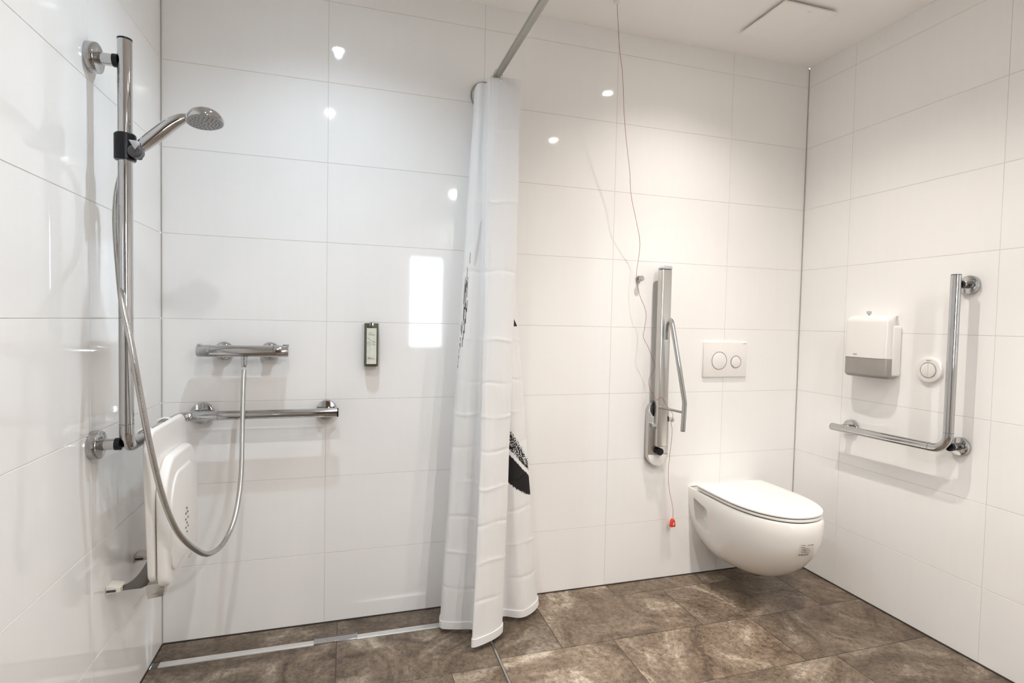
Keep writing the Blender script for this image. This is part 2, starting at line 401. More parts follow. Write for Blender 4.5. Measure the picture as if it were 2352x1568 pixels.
# door in the same wall, seen only as a faint reflection in the glaze
WOOD = noisy(mat('brown_door_wood', (0.20, 0.14, 0.095), 0.4), 6, 0.8, 1.15, stretch=(8, 8, 0.6))
bm = bmesh.new(); box((.33, -D, Z0 + .004), (1.02, -D + .03, 2.23), .002, bm=bm)
d1 = struct('door_1', bm, WOOD, 'brown door beside the window behind the camera', origin=(.68, -D, Z0))
bm = bmesh.new()
for a, b in (((.27, -D, Z0), (.325, -D + .04, 2.29)), ((1.025, -D, Z0), (1.08, -D + .04, 2.29)), ((.325, -D, 2.235), (1.025, -D + .04, 2.29))): rawbox(bm, a, b)
obj('door_frame', bm, WPLAST, d1)
obj('door_handle', tube(fillet([(.95, -D + .03, 1.05), (.95, -D + .075, 1.05), (.84, -D + .075, 1.05)], .012, 5), .009, 16), CHROME, d1, smooth=50)

# ------------------------------------------------------------ downlights
for (x, y, wtt, c, glow, core) in LAMPS:
    where = {(True, True): 'over the shower near the back wall', (True, False): 'over the shower, one row forward from the back wall', (False, True): 'over the toilet side near the back wall', (False, False): 'over the toilet side, one row forward from the back wall'}[(x < 1, y > -1)]
    if y < -2: where = 'close to the window behind the camera' if y < -3 else 'added unseen as fill light between the toilet side row and the window'
    t = thing('downlight', 'small round ceiling spotlight, %s' % where, 'ceiling light', (x, y, H), 'round ceiling spotlights')
    obj('ring', lathe((x, y, H), (0, 0, -1), [(0, .040), (.004, .039), (.005, .034), (.002, .030), (.0005, .029), (.0005, .028), (0, .027)]), WPLAST, t, smooth=30)
    obj('lens', lathe((x, y, H - .0015), (0, 0, -1), [(0, .024), (.001, .024)]), lampmat(c, glow), t)
    ld = bpy.data.lights.new('spot', 'SPOT'); ld.energy = wtt; ld.color = c; ld.spot_size = math.radians(130); ld.spot_blend = 1.0; ld.shadow_soft_size = 0.018
    lo = bpy.data.objects.new('spot', ld); C.objects.link(lo); lo.parent = t; lo.location = (0, 0, -.022)
    lo.rotation_euler = (math.radians(3 if y > -1 else 8 if y > -2 else 20), 0, 0)      # heads tilted a little towards the back wall
    ld = bpy.data.lights.new('spot_core', 'SPOT'); ld.energy = core; ld.color = c; ld.spot_size = math.radians(84); ld.spot_blend = 1.0; ld.shadow_soft_size = 0.015
    lo = bpy.data.objects.new('spot_core', ld); C.objects.link(lo); lo.parent = t; lo.location = (0, 0, -.022)      # the reflector's tight central beam

# ------------------------------------------------------------ grab rail with shower riser (left wall and back wall)
def flange(parent, base, ax, r=.036, h=.020, stem=.06, sr=.0140, collar=True, mt=None):
    b = Vector(base); a = Vector(ax)
    obj('wall_flange', lathe(b, a, [(0, r), (h - .003, r), (h - .0008, r - .0012), (h, r - .003)]), mt or CHROME, parent, smooth=30)
    obj('stem', lathe(b + a * (h - .001), a, [(0, sr), (stem - h - .008, sr)]), CHROME, parent, smooth=30)
    if collar: obj('collar', lathe(b + a * (stem - .011), a, [(0, sr + .0012), (.012, sr + .0012)]), BLACK, parent, 'black plastic collar', smooth=30)

RR = .0165
t = thing('shower_grab_rail', 'chrome corner grab rail, tall upright on left wall and level bar along back wall', 'grab rail', (.075, -.30, .862))
vx, vy, zr = .078, -.547, .862
path = fillet([(vx, vy, 1.912), (vx, vy, zr), (vx, -.076, zr), (.596, -.076, zr)], .042, 10)
P = [Vector((vx, vy, 1.912)), Vector((vx, vy, 1.4))] + path[1:-1] + [Vector((.35, -.076, zr)), Vector((.596, -.076, zr))]
obj('rail', tube(P, RR, 32), CHROME, t, smooth=40)
obj('end_cap', lathe((vx, vy, 1.911), (0, 0, 1), [(0, RR + .0003), (.0045, RR + .0003), (.0055, RR - .002)]), BLACK, t, 'black end cap', smooth=30)
obj('end_cap', lathe((.595, -.076, zr), (1, 0, 0), [(0, RR + .0003), (.0045, RR + .0003), (.0055, RR - .002)]), BLACK, t, 'black end cap', smooth=30)
for bs, ax in (((0, vy, 1.858), (1, 0, 0)), ((0, vy, .873), (1, 0, 0)), ((.132, 0, .862), (0, -1, 0)), ((.556, 0, .862), (0, -1, 0))):
    flange(t, bs, ax, r=.0375, h=.022, stem=.064, sr=.0150)
for z in (.925,): obj('joint_ring', tube([(vx, vy, z), (vx, vy, z + .0012)], RR + .0003, 32), DARKM, t, smooth=30)
obj('joint_ring', tube([(.195, -.076, zr), (.1962, -.076, zr)], RR + .0003, 32), DARKM, t, smooth=30)

# ------------------------------------------------------------ slider, hand shower, hose
zs = 1.642
t = thing('shower_slider', 'black clamp holding the hand shower on the chrome upright', 'shower holder', (vx, vy, zs))
bm = lathe((vx, vy, zs - .034), (0, 0, 1), [(0, .0215), (.0, .0225), (.002, .0245), (.064, .0245), (.067, .0225), (.068, .0215)], 40)
obj('clamp', bm, BLACK, t, smooth=30)
obj('joint_knob', lathe((vx + .030, vy - .030, zs - .014), (0, 1, 0), [(0, .012), (.003, .0165), (.022, .0165), (.026, .012)], 32), GREYP, t, 'dark grey pivot knob', smooth=30)
obj('cradle_arm', box((vx + .016, vy - .016, zs - .030), (vx + .040, vy + .002, zs + .004), .005), BLACK, t, smooth=30)
obj('lever', prism([(vx + .018, zs + .012), (vx + .038, zs + .011), (vx + .041, zs + .002), (vx + .032, zs - .013)], 'xz', vy - .034, vy - .022, .002), LGREY, t, 'pale grey release lever', smooth=30)

t = thing('hand_shower', 'chrome hand shower with grey spray face, tilted up from its black holder', 'shower head', (.118, -.55, 1.645))
hp = catmull([(.106, -.552, 1.636), (.120, -.550, 1.652), (.150, -.549, 1.682), (.180, -.548, 1.711), (.205, -.548, 1.729), (.226, -.547, 1.736), (.245, -.547, 1.735)], 6)
n = len(hp); rad = [.0105 + .0075 * math.sin(PI * min(1, k / (n * .72))) ** 0.8 + (.004 * max(0, (k / n - .55))) for k in range(n)]
obj('handle', tube(hp, rad, 24), CHROME, t, smooth=40)
ax = Vector((.10, -.14, -1)).normalized(); cc = Vector((.260, -.547, 1.742))
obj('head', lathe(cc, ax, [(-.021, .001), (-.020, .012), (-.0165, .024), (-.009, .036), (.001, .0435), (.010, .0465), (.015, .0455), (.0155, .044)], 48), CHROME, t, smooth=40)
sf = obj('spray_face', lathe(cc + ax * .0145, ax, [(0, .0435), (.002, .043), (.003, .040)], 48), SPRAY, t, 'grey spray face', smooth=30)
bm = bmesh.new(); e1 = ax.orthogonal().normalized(); e2 = ax.cross(e1)
for ring, cnt in ((.034, 20), (.026, 15), (.018, 10), (.009, 6)):
    for k in range(cnt):
        p = cc + ax * .0172 + (e1 * math.cos(2 * PI * k / cnt) + e2 * math.sin(2 * PI * k / cnt)) * ring
        lathe(p, ax, [(0, .0016), (.0016, .0010)], 8, bm)
o = obj('nozzles', bm, GREYP, t)
obj('hose_nut', tube([(.110, -.552, 1.639), (.098, -.552, 1.626)], [.0098, .0088], 24), CHROME, t, smooth=40)

hose = [(.098, -.552, 1.626), (.082, -.534, 1.603), (.060, -.514, 1.58), (.045, -.503, 1.536), (.040, -.501, 1.456), (.050, -.514, 1.34), (.083, -.583, 1.235), (.108, -.603, 1.135), (.12, -.585, 1.013), (.136, -.565, .872), (.157, -.535, .721), (.182, -.495, .608), (.211, -.43, .528), (.234, -.37, .488), (.260, -.30, .493), (.277, -.22, .545), (.283, -.155, .652), (.281, -.12, .797), (.278, -.09, .946), (.277, -.064, 1.022)]
tag(obj('shower_hose', tube(catmull(hose, 10), .0078, 16), HOSE, smooth=60, origin=(.2, -.4, .8)), 'silver metal shower hose looping down from the hand shower to the mixer', 'hose')

# ------------------------------------------------------------ thermostatic mixer
zm, ym = 1.089, -.062
t = thing('shower_mixer', 'chrome bar shower mixer on the back wall above the grab rail', 'shower mixer', (.275, ym, zm))
obj('body', lathe((.168, ym, zm), (1, 0, 0), [(0, .0205), (0.0005, .021), (.205, .021), (.2055, .0205)], 40), CHROME, t, smooth=30)
k1 = obj('temperature_knob', lathe((.125, ym, zm), (1, 0, 0), [(0, .014), (.001, .0185), (.003, .0202), (.012, .0212), (.0425, .0222), (.043, .0215)], 40), CHROME, t, smooth=30)
obj('knob_lug', box((.128, ym - .012, zm + .016), (.141, ym + .012, zm + .0245), .002), CHROME, k1, smooth=30)
k2 = obj('flow_knob', lathe((.3745, ym, zm), (1, 0, 0), [(0, .021), (.0005, .0218), (.047, .0212), (.050, .0195), (.0505, .014)], 40), CHROME, t, smooth=30)
obj('knob_lug', box((.405, ym - .01, zm + .016), (.424, ym + .01, zm + .0245), .0015), DARKM, k2, 'dark top lug', smooth=30)
for x in (.200, .355):
    obj('wall_rosette', lathe((x, 0, zm - .003), (0, -1, 0), [(0, .0335), (.004, .0335), (.012, .030), (.017, .022), (.019, .016)], 40), CHROME, t, smooth=50)
    obj('connector', lathe((x, -.015, zm), (0, -1, 0), [(0, .0155), (.032, .0155)], 28), CHROME, t, smooth=30)
obj('outlet', lathe((.277, ym, zm - .019), (0, 0, -1), [(0, .011), (.008, .0108), (.009, .0098), (.030, .0094), (.036, .0085), (.0385, .0078)], 28), CHROME, t, smooth=35)

# ------------------------------------------------------------ soap dispenser
t = thing('soap_dispenser', 'slim dark olive soap dispenser with pale label on the back wall', 'soap dispenser', (.718, -.02, 1.10))
prof = [(.692, -.001), (.692, -.028), (.698, -.038), (.718, -.043), (.738, -.038), (.7445, -.028), (.7445, -.001)]
obj('body', prism(prof, 'xy', 1.030, 1.197, .002), OLIVE, t, smooth=25)
bm = bmesh.new(); a = [(.7005, -.0395), (.709, -.0424), (.718, -.0436), (.727, -.0424), (.7370, -.0395)]
lo_ = [bm.verts.new((x, y, 1.040)) for x, y in a]; hi_ = [bm.verts.new((x, y, 1.178)) for x, y in a]
lo2 = [bm.verts.new((x, y + .004, 1.040)) for x, y in a]; hi2 = [bm.verts.new((x, y + .004, 1.178)) for x, y in a]
for k in range(4):
    bm.faces.new((lo_[k], lo_[k + 1], hi_[k + 1], hi_[k])); bm.faces.new((lo2[k + 1], lo2[k], hi2[k], hi2[k + 1]))
    bm.faces.new((lo_[k], lo2[k], lo2[k + 1], lo_[k + 1])); bm.faces.new((hi_[k], hi_[k + 1], hi2[k + 1], hi2[k]))
bm.faces.new((lo_[0], hi_[0], hi2[0], lo2[0])); bm.faces.new((lo_[4], lo2[4], hi2[4], hi_[4]))
lb = obj('label', bm, LABEL, t, 'pale cream label with fine leaf lines', smooth=20)
bm = bmesh.new()
for pts in ([(.7015, 1.1225), (.712, 1.1245), (.725, 1.1255), (.7365, 1.124)], [(.7025, 1.141), (.712, 1.135), (.724, 1.1275), (.7365, 1.123)], [(.7015, 1.1125), (.712, 1.1130), (.725, 1.1135), (.7365, 1.1140)], [(.7015, 1.1215), (.709, 1.1185), (.722, 1.1178), (.730, 1.1180)]):
    tube([(x, -.0436 + (x - .718) ** 2 * 12.5, z) for x, z in pts], .0005, 6, bm)
obj('leaf_lines', bm, OLIVE, lb)
for nm_, li in (('upper_print', ((1.160, .707, .722), (1.154, .707, .730), (1.150, .712, .724))), ('lower_print', ((1.063, .706, .724), (1.060, .706, .730), (1.066, .706, .716)))):
    bm = bmesh.new()
    for z, x0, x1 in li: rawbox(bm, (x0, -.0440, z), (x1, -.0420, z + .0007))
    obj(nm_, bm, GINK, lb)
obj('pump', box((.7105, -.047, 1.184), (.7265, -.020, 1.2005), .002), CHROME, t, 'chrome press button', smooth=30)

# ------------------------------------------------------------ folding shower seat hooked on the left rail
t = thing('folding_shower_seat', 'white folding shower seat hooked on the rail, folded up against the left wall', 'shower seat', (.10, -.31, .60))
SY0, SY1 = -.487, -.150
def panel(xa, xb, y0, y1, z0, z1, rt, rb, bev, nm, dish=0.0, **k):
    """upright rounded panel, its face dished a little"""
    out = rrect(y0, y1, z0, z1, [rt, rt, rb, rb], 10)
    bm = prism(out, 'yz', xa, xb, bev, 4)
    return obj(nm, bm, WPLAST, t, smooth=50, **k)
# backrest: stack of outlines so that the top edge arches
def arch(y0, y1, z0, z1, rise, rt, rb, n=12):
    out = []
    base = rrect(y0, y1, z0, z1, [rt, rt, rb, rb], n)
    for (y, z) in base:
        f = (z - z0) / (z1 - z0); out.append((y, z + rise * f * (1 - ((2 * (y - y0) / (y1 - y0)) - 1) ** 2)))
    return out
def plate(nm, xa, xb, out, bev, parent, m=WPLAST, lean=0.0, zc=.6, flare=0.0, **k):
    bm = prism(out, 'yz', xa, xb, bev, 4)
    for v in bm.verts:
        if v.co.y < -.31: v.co.y -= flare * (v.co.z - .45)
    for v in bm.verts: v.co.x += lean * (v.co.z - zc)
    return obj(nm, bm, m, parent, smooth=50, **k)
bk = plate('backrest', .079 + .022, .079 + .040, arch(SY0 + .012, SY1, .455, .880, .022, .055, .03), .008, t, lean=.0, flare=.10)
for y in (-.405, -.235):
    P = [(.103, y, .80), (.103, y, .862), (.098, y, .877), (.078, y, .8845), (.060, y, .877), (.055, y, .862), (.059, y, .850)]
    obj('rail_hook', tube(catmull(P, 5), .0045, 14), WMATT, t, smooth=50)
st = plate('seat', .1215, .150, arch(SY0 + .012, SY1 + .004, .437, .775, .035, .085, .035), .010, t, lean=-.012, zc=.6)
plate('seat_pad', .147, .1545, arch(SY0 + .045, SY1 - .022, .47, .725, .03, .07, .03), .006, t, lean=-.012, zc=.6, label='slightly raised centre of the seat')
bm = bmesh.new()
for (dy, dz) in ((0, 0), (.012, .014), (-.012, .014), (.010, .032), (-.010, .032), (0, .046), (.012, -.014), (-.012, -.012), (0, -.028)):
    lathe((.1550, -.300 + dy, .566 + dz), (1, 0, 0), [(0, .0035), (.0014, .0032)], 10, bm)
obj('drain_holes', bm, GREYP, t, 'small drain holes in the seat')
obj('hinge_bar', box((.098, -.395, .405), (.118, -.128, .430), .004), STEEL, t, 'silver hinge bar below the folded seat', smooth=30)
br = obj('hinge_bracket', prism([(-.0, 0)] and [(.078, .432), (.121, .436), (.128, .420), (.124, .394), (.084, .390)], 'xz', -.418, -.385, .002), STEEL, t, 'silver hinge bracket with small print', smooth=30)
obj('hinge_bracket', prism([(.078, .432), (.121, .436), (.128, .420), (.124, .394), (.084, .390)], 'xz', -.150, -.118, .002), STEEL, t, 'silver hinge bracket', smooth=30)
text_obj('-----', .011, GINK, Matrix.Translation((.102, -.4187, .405)) @ Matrix.Rotation(PI / 2, 4, 'X'), br)
# wall supports: curved steel plates from the backrest to pads on the wall
for y, nm in ((-.452, 1), (-.243, 2)):
    pl = [(.019, .440)] + [(.019 + .082 * (k / 10), .452 + .080 * (k / 10) ** 2.4) for k in range(11)] + [(.101, .462), (.094, .447), (.08, .441)]
    obj('support_plate', prism(pl, 'xz', y - .003, y + .003, .0008), DARKM, t, 'grey curved support plate', smooth=30)
    f_ = obj('wall_pad', prism([(.001, .4365), (.001, .462), (.006, .464), (.036, .456), (.036, .444), (.010, .441)], 'xz', y - .020, y + .020, .002), WMATT, t, 'cream rubber wall pad', smooth=30)
    obj('pad_slot', box((.003, y - .0215, .4465), (.025, y - .0195, .4525)), GREYP, f_)

# ------------------------------------------------------------ linear drain and floor strip
t = thing('linear_drain', 'long brushed steel channel drain in the shower floor along the back wall', 'floor drain', (.5, -.13, Z0))
obj('cover', box((.028, DY0 + .002, Z0 - .008), (1.03, DY1 - .002, Z0 + .0012), .0008), STEELB, t, smooth=30)
obj('end_piece', box((.006, DY0 + .002, Z0 - .008), (.027, DY1 - .002, Z0 + .0005), .0005), DARKM, t, 'dark end piece by the left wall', smooth=30)
gr = obj('inlet_cover', box((.523, DY0 - .002, Z0 - .006), (.676, DY1 + .004, Z0 + .006), .001), CHROME, t, 'raised chrome inlet cover', smooth=30)
obj('slot', box((.526, DY1 - .002, Z0 + .0055), (.673, DY1 + .0005, Z0 + .0063)), BLACK, gr)
bm = bmesh.new(); rawbox(bm, (FX - .0035, -D, Z0 - .004), (FX + .0035, -.13, Z0 + .0016))
tag(obj('floor_strip', bm, STEEL, origin=(FX, -1.5, Z0)), 'thin metal strip in the floor running forward from under the curtain', 'floor strip')

# ------------------------------------------------------------ curtain rail, rings, curtain
CX, CZ = 1.156, 2.130
t = thing('curtain_rail', 'brushed steel curtain rail reaching out from the back wall below the ceiling', 'curtain rail', (CX, 0, CZ))
obj('rail', tube([(CX, -.006, CZ), (CX, -D + .006, CZ)], .0125, 28), STEELD, t, smooth=40)
obj('wall_flange', lathe((CX, 0, CZ), (0, -1, 0), [(0, .058), (.006, .058), (.012, .052), (.016, .03), (.02, .016)], 48), STEELD, t, smooth=50)
for y, lb in ((-.212, 'thin wire curtain ring nearest the free end, on the steel rail above the bunched curtain'), (-.165, 'thin wire curtain ring on the steel rail, half hidden just behind the first ring')):
    bm = bmesh.new(); P = [(CX + .017 * math.cos(a), y + .004 * math.sin(2 * a), CZ - .004 + .021 * math.sin(a)) for a in [2 * PI * i / 28 for i in range(29)]]
    tube(P, .0012, 8, bm, cap=False)
    tag(obj('curtain_ring', bm, CHROME, smooth=40, origin=(CX, y, CZ)), lb, 'curtain ring', 'wire rings carrying the shower curtain')

ZT, ZB = 2.118, .048
ctl = [  # top x, y | bottom x, y | ease
    (1.125, -.030, 1.03, -.060, 1.0), (1.100, -.070, .995, -.120, 1.0), (1.093, -.120, .980, -.186, 1.0), (1.103, -.148, 1.030, -.210, 1.0), (1.124, -.152, 1.090, -.226, 1.05),
    (1.126, -.172, 1.106, -.262, 1.3), (1.122, -.198, 1.088, -.302, 1.5), (1.134, -.207, 1.068, -.337, 1.6), (1.158, -.214, 1.098, -.334, 1.5), (1.200, -.221, 1.160, -.306, 1.5), (1.241, -.223, 1.197, -.272, 1.6),
    (1.236, -.200, 1.200, -.235, 1.3), (1.205, -.165, 1.200, -.188, 1.2), (1.190, -.130, 1.235, -.170, 1.0), (1.190, -.100, 1.295, -.196, 1.0), (1.196, -.080, 1.350, -.172, 1.0), (1.204, -.060, 1.396, -.118, .95), (1.196, -.035, 1.392, -.060, 1.0), (1.17, -.022, 1.35, -.030, 1.0)]
def curtain_line(t_):
    f = t_
    return catmull([((a + (c - a) * f ** p), (b + (d - b) * f ** p), 0) for a, b, c, d, p in ctl], 16)
NS = len(curtain_line(0)); NZ = 560
def ink_at(s, z, x, y):
    """brush strokes printed on the cloth: s runs along the cloth (0..18), z is height"""
    def n(sx, sz, k): return noise.noise(Vector((s * sx, z * sz, k)))
    v = 0
    for (s0, z0, s1, z1, w0, w1, kind, k) in STROKES:
        t_ = (z - z0) / (z1 - z0)
        if t_ < 0 or t_ > 1: continue
        c = s0 + (s1 - s0) * t_; w = (w0 + (w1 - w0) * t_) * math.sin(PI * min(1, max(0, t_))) ** .45 if kind != 'solid' else (w0 + (w1 - w0) * t_)
        d = abs(s - c + .06 * n(2, 18, k))
        if kind == 'dry':
            if d < w and n(34, 11, k + 3) + .30 * (1 - d / max(w, 1e-3)) > .20: v = max(v, .8)
        elif kind == 'faint':
            if d < w: v = max(v, .22 * (1 - d / w))
        elif d < w: v = 1
    return v
STROKES = [
    (2.75, 1.475, 2.50, 1.33, .10, .16, 'dry', 1), (2.55, 1.42, 2.20, 1.16, .22, .28, 'dry', 2), (2.55, 1.36, 2.45, 1.22, .035, .05, 'line', 4), (2.75, 1.30, 2.4, 1.10, .06, .03, 'line', 8), (2.3, 1.22, 1.95, 1.03, .16, .05, 'dry', 5), (2.25, 1.17, 1.9, 1.02, .035, .02, 'line', 9),
    (3.9, 1.60, 3.3, 1.42, .30, .25, 'faint', 6)]
def right_ink(s, z):
    """bold black brush end on the right fold"""
    if s < 11.6 or s > 16.9: return 0
    n1 = noise.noise(Vector((s * 1.6 + z * 30, z * 5, 3))); n2 = noise.noise(Vector(((s * .16 + z) * 160, (s * .16 - z) * 12, 7)))
    u = (s - 13.2) / 2.8                        # 0 at the fold behind the centre panel, 1 at the outer edge
    top = .825 - .17 * u + .01 * n1; bot = .598 - .095 * max(0, u) ** .7 + .006 * noise.noise(Vector((s * 9, 0, 1)))
    if z > top or z < bot: return 0
    gap = .712 - .130 * u
    if z > gap + .018: return 1 if n2 + (.25 if z < top - .02 else -.05) > .0 + .12 * u else 0
    if z > gap - .004 and z <= gap + .018: return 0 if (n1 < .35) else 1
    return 1
bm = bmesh.new(); V = []; ink = []
for j in range(NZ + 1):
    f = j / NZ; row = []
    L0 = curtain_line(f)
    for i, p in enumerate(L0):
        s = i / 16
        z = ZT - (ZT - ZB) * f
        if f < .02: z -= 0.0
        cre = 0
        for q, zc in enumerate((1.93, 1.66, 1.40, 1.145, .985, .86, .735, .60, .47, .335, .20)):
            dz = z - zc - .004 * math.sin(s * 2.1 + q)
            if abs(dz) < .03: cre += .0016 * math.exp(-(dz / .006) ** 2) * (1 if q % 2 else -1) * (.4 + .6 * abs(math.sin(s * .9 + q)))
        wob = .0022 * noise.noise(Vector((s * .8, z * 3.1, 2))) + .0012 * noise.noise(Vector((s * 2.4, z * 7, 5)))
        a = L0[max(i - 1, 0)]; b = L0[min(i + 1, NS - 1)]; nn = (b - a); nn = Vector((nn.y, -nn.x, 0)).normalized()
        row.append(bm.verts.new(Vector((p.x, p.y, z)) + nn * (cre + wob)))
        ink.append(max(ink_at(s, z, 0, 0), right_ink(s, z), 1.0 if (12.6 < s < 15.6 and 1.195 < z < 1.278 and s < 14.3 + 1.3 * (1.278 - z) / .083) else 0))
    V.append(row)
for j in range(NZ):
    for i in range(NS - 1): bm.faces.new((V[j][i], V[j][i + 1], V[j + 1][i + 1], V[j + 1][i]))
t = thing('shower_curtain', 'white fabric shower curtain with black brush print, bunched on the steel rail', 'shower curtain', (1.16, -.15, ZT))
bm.verts.index_update()
cu = obj('cloth', bm, CLOTH, t, smooth=180)
la = cu.data.attributes.new('ink', 'FLOAT', 'POINT'); la.data.foreach_set('value', ink)
sd = cu.modifiers.new('thickness', 'SOLIDIFY'); sd.thickness = .0009
# doubled hem
bm = bmesh.new(); prev = None
for off in (-1, 1):
    rows_ = []
    for z in (ZB - .001, ZB + .012, ZB + .026):
        L0 = curtain_line(1 - (z - ZB) / (ZT - ZB)); r_ = []
        for i, p in enumerate(L0):
            a = L0[max(i - 1, 0)]; b = L0[min(i + 1, NS - 1)]; nn = (b - a); nn = Vector((nn.y, -nn.x, 0)).normalized()
            r_.append(bm.verts.new(Vector((p.x, p.y, z)) + nn * .0034 * off))
        rows_.append(r_)
    for A, B in zip(rows_, rows_[1:]):
        for i in range(NS - 1): bm.faces.new((A[i], A[i + 1], B[i + 1], B[i]))
    if prev:
        for r0, r1 in ((prev[0], rows_[0]), (prev[2], rows_[2])):
            for i in range(NS - 1): bm.faces.new((r0[i], r0[i + 1], r1[i + 1], r1[i]))
    prev = rows_
CLOTH2 = bpy.data.materials.new('white_hem_fabric'); CLOTH2.use_nodes = True; _cloth(CLOTH2, False)
obj('hem', bm, CLOTH2, t, smooth=60)

# ------------------------------------------------------------ small coat hook on the wall
t = thing('wall_hook', 'small round chrome hook on the back wall behind the red cord', 'hook', (1.886, 0, 1.42))
obj('base', lathe((1.886, 0, 1.42), (0, -1, 0), [(0, .013), (.006, .013), (.007, .011)]), CHROME, t, smooth=30)
obj('knob', lathe((1.886, -.006, 1.42), (0, -1, 0), [(0, .005), (.014, .005), (.018, .010), (.022, .0125), (.027, .0125), (.030, .010)]), CHROME, t, smooth=40)

# ------------------------------------------------------------ hinged support rail, folded up
AX = 1.990
t = thing('hinged_support_rail', 'folded-up satin steel support rail standing upright on its wall plate beside the toilet', 'support rail', (2.005, 0, .70))
def stadium(cx, z0, z1, r, n=14):
    return [(cx + r * math.cos(a), z1 - r + r * math.sin(a)) for a in [k / n * PI for k in range(n + 1)]] + [(cx + r * math.cos(a), z0 + r + r * math.sin(a)) for a in [PI + k / n * PI for k in range(n + 1)]]
obj('wall_plate', prism(stadium(1.996, .567, .868, .053), 'xz', 0, -.030, .002), STEELV, t, smooth=30)
obj('base_cover', prism([p for p in stadium(1.996, .569, .74, .0515) if p[1] < .645] , 'xz', -.0300, -.0345, .001), WPLAST, t, 'base cover, white standing in for its bright reflection', smooth=30)  # reflection on the polished plate put into the white colour
obj('upright', box((AX - .0255, -.074, .664), (AX + .0255, -.034, 1.462), .006, 3), STEELV, t, smooth=35)
obj('upright_cap', prism([(AX - .0250, 1.463), (AX + .025, 1.463), (AX + .025, 1.472), (AX + .020, 1.478), (AX - .012, 1.478), (AX - .025, 1.468)], 'xz', -.0735, -.0345, .002), LGREY, t, 'pale grey end cap', smooth=30)
obj('hinge_block', box((1.960, -.036, .66), (2.034, -.029, .800), .002), STEELV, t, smooth=30)
obj('buffer', lathe((1.990, -.034, .640), (0, -1, 0), [(0, .0165), (.028, .0165), (.032, .013), (.033, .006)]), BLACK, t, 'black rubber buffer', smooth=40)
obj('plate_slot', prism([(1.970 + .0205 * math.cos(a), .833 + (.034 if math.sin(a) > 0 else .030) * math.sin(a)) for a in [k / 32 * 2 * PI for k in range(32)]], 'xz', -.0295, -.0335, .001), GREYP, t, 'dark oval opening in the plate', smooth=30)
obj('strap', box((1.9605, -.040, .800), (1.9665, -.033, .868), .001), BLACK, t, 'black strap', smooth=30)
lt = obj('latch', box((1.952, -.068, .748), (1.977, -.030, .768), .002), CHROME, t, 'small chrome latch', smooth=30)
obj('latch_lever', box((1.938, -.066, .752), (1.958, -.058, .755), .0008), DARKM, lt, smooth=30)
tp = catmull([(1.986, -.084, 1.150), (1.984, -.088, 1.19), (1.983, -.098, 1.222), (1.985, -.112, 1.236), (1.990, -.120, 1.224), (1.996, -.124, 1.190)], 6) + [Vector((2.022, -.138, 1.03))] + catmull([(2.042, -.149, .905), (2.0455, -.151, .880), (2.046, -.151, .855), (2.044, -.151, .80), (2.042, -.151, .752)], 5)
obj('arm_tube', tube(tp, .0105, 24), CHROME, t, smooth=50)
obj('tube_cap', lathe((2.042, -.151, .753), (0, 0, -1), [(0, .0102), (.003, .0102), (.004, .008)]), BLACK, t, 'black end cap', smooth=30)
obj('link_bar', tube([(1.967, -.072, .846), (2.044, -.150, .832)], .0055, 16), CHROME, t, smooth=30)
obj('roll_pin', lathe((2.03, -.050, .787), (1, 0, 0), [(0, .013), (.014, .013), (.022, .016), (.026, .015)]), WPLAST, t, 'white plastic roll pin', smooth=40)

# ------------------------------------------------------------ red alarm cord
t = thing('alarm_cord', 'thin red pull cord from the ceiling, caught on the folded support rail, red handle below', 'pull cord', (1.641, -.2, H))
cp = [(1.641, -.200, 2.4957), (1.654, -.19, 2.404), (1.67, -.18, 2.309), (1.69, -.17, 2.229), (1.711, -.15, 2.1), (1.736, -.13, 1.985), (1.767, -.11, 1.867), (1.784, -.1, 1.761), (1.824, -.08, 1.657), (1.855, -.06, 1.577), (1.857, -.05, 1.511), (1.851, -.045, 1.444), (1.855, -.045, 1.397), (1.869, -.05, 1.339), (1.893, -.05, 1.292), (1.903, -.05, 1.253), (1.896, -.05, 1.195), (1.893, -.05, 1.156), (1.921, -.05, 1.107), (1.95, -.052, 1.039), (1.946, -.054, 1.009), (1.925, -.055, .97), (1.925, -.06, .932), (1.932, -.08, .906), (1.942, -.098, .881), (1.961, -.101, .894), (1.987, -.101, .859), (2.022, -.099, .819), (2.038, -.075, .795), (2.043, -.058, .766), (2.055, -.050, .738), (2.056, -.046, .687), (2.052, -.040, .605), (2.050, -.038, .545), (2.057, -.036, .463), (2.081, -.035, .369), (2.083, -.035, .318)]
obj('cord', tube(catmull(cp, 6), .0009, 8), CORDM, t, smooth=60)
h = prism([(2.070, .279), (2.093, .279), (2.095, .284), (2.091, .308), (2.086, .316), (2.079, .316), (2.073, .308), (2.069, .284)], 'xz', -.044, -.028, .003, 3)
hd = obj('handle', h, RED, t, 'red plastic drop handle', smooth=35)
obj('handle_eye', prism([(2.083 + .0035 * math.cos(a), .294 + .006 * math.sin(a) + (.003 if math.sin(a) > .9 else 0)) for a in [k / 20 * 2 * PI for k in range(20)]], 'xz', -.0443, -.0448), LABEL, hd)
obj('ceiling_eye', lathe((1.641, -.2, H), (0, 0, -1), [(0, .014), (.010, .012), (.014, .005)]), WPLAST, t, smooth=40)

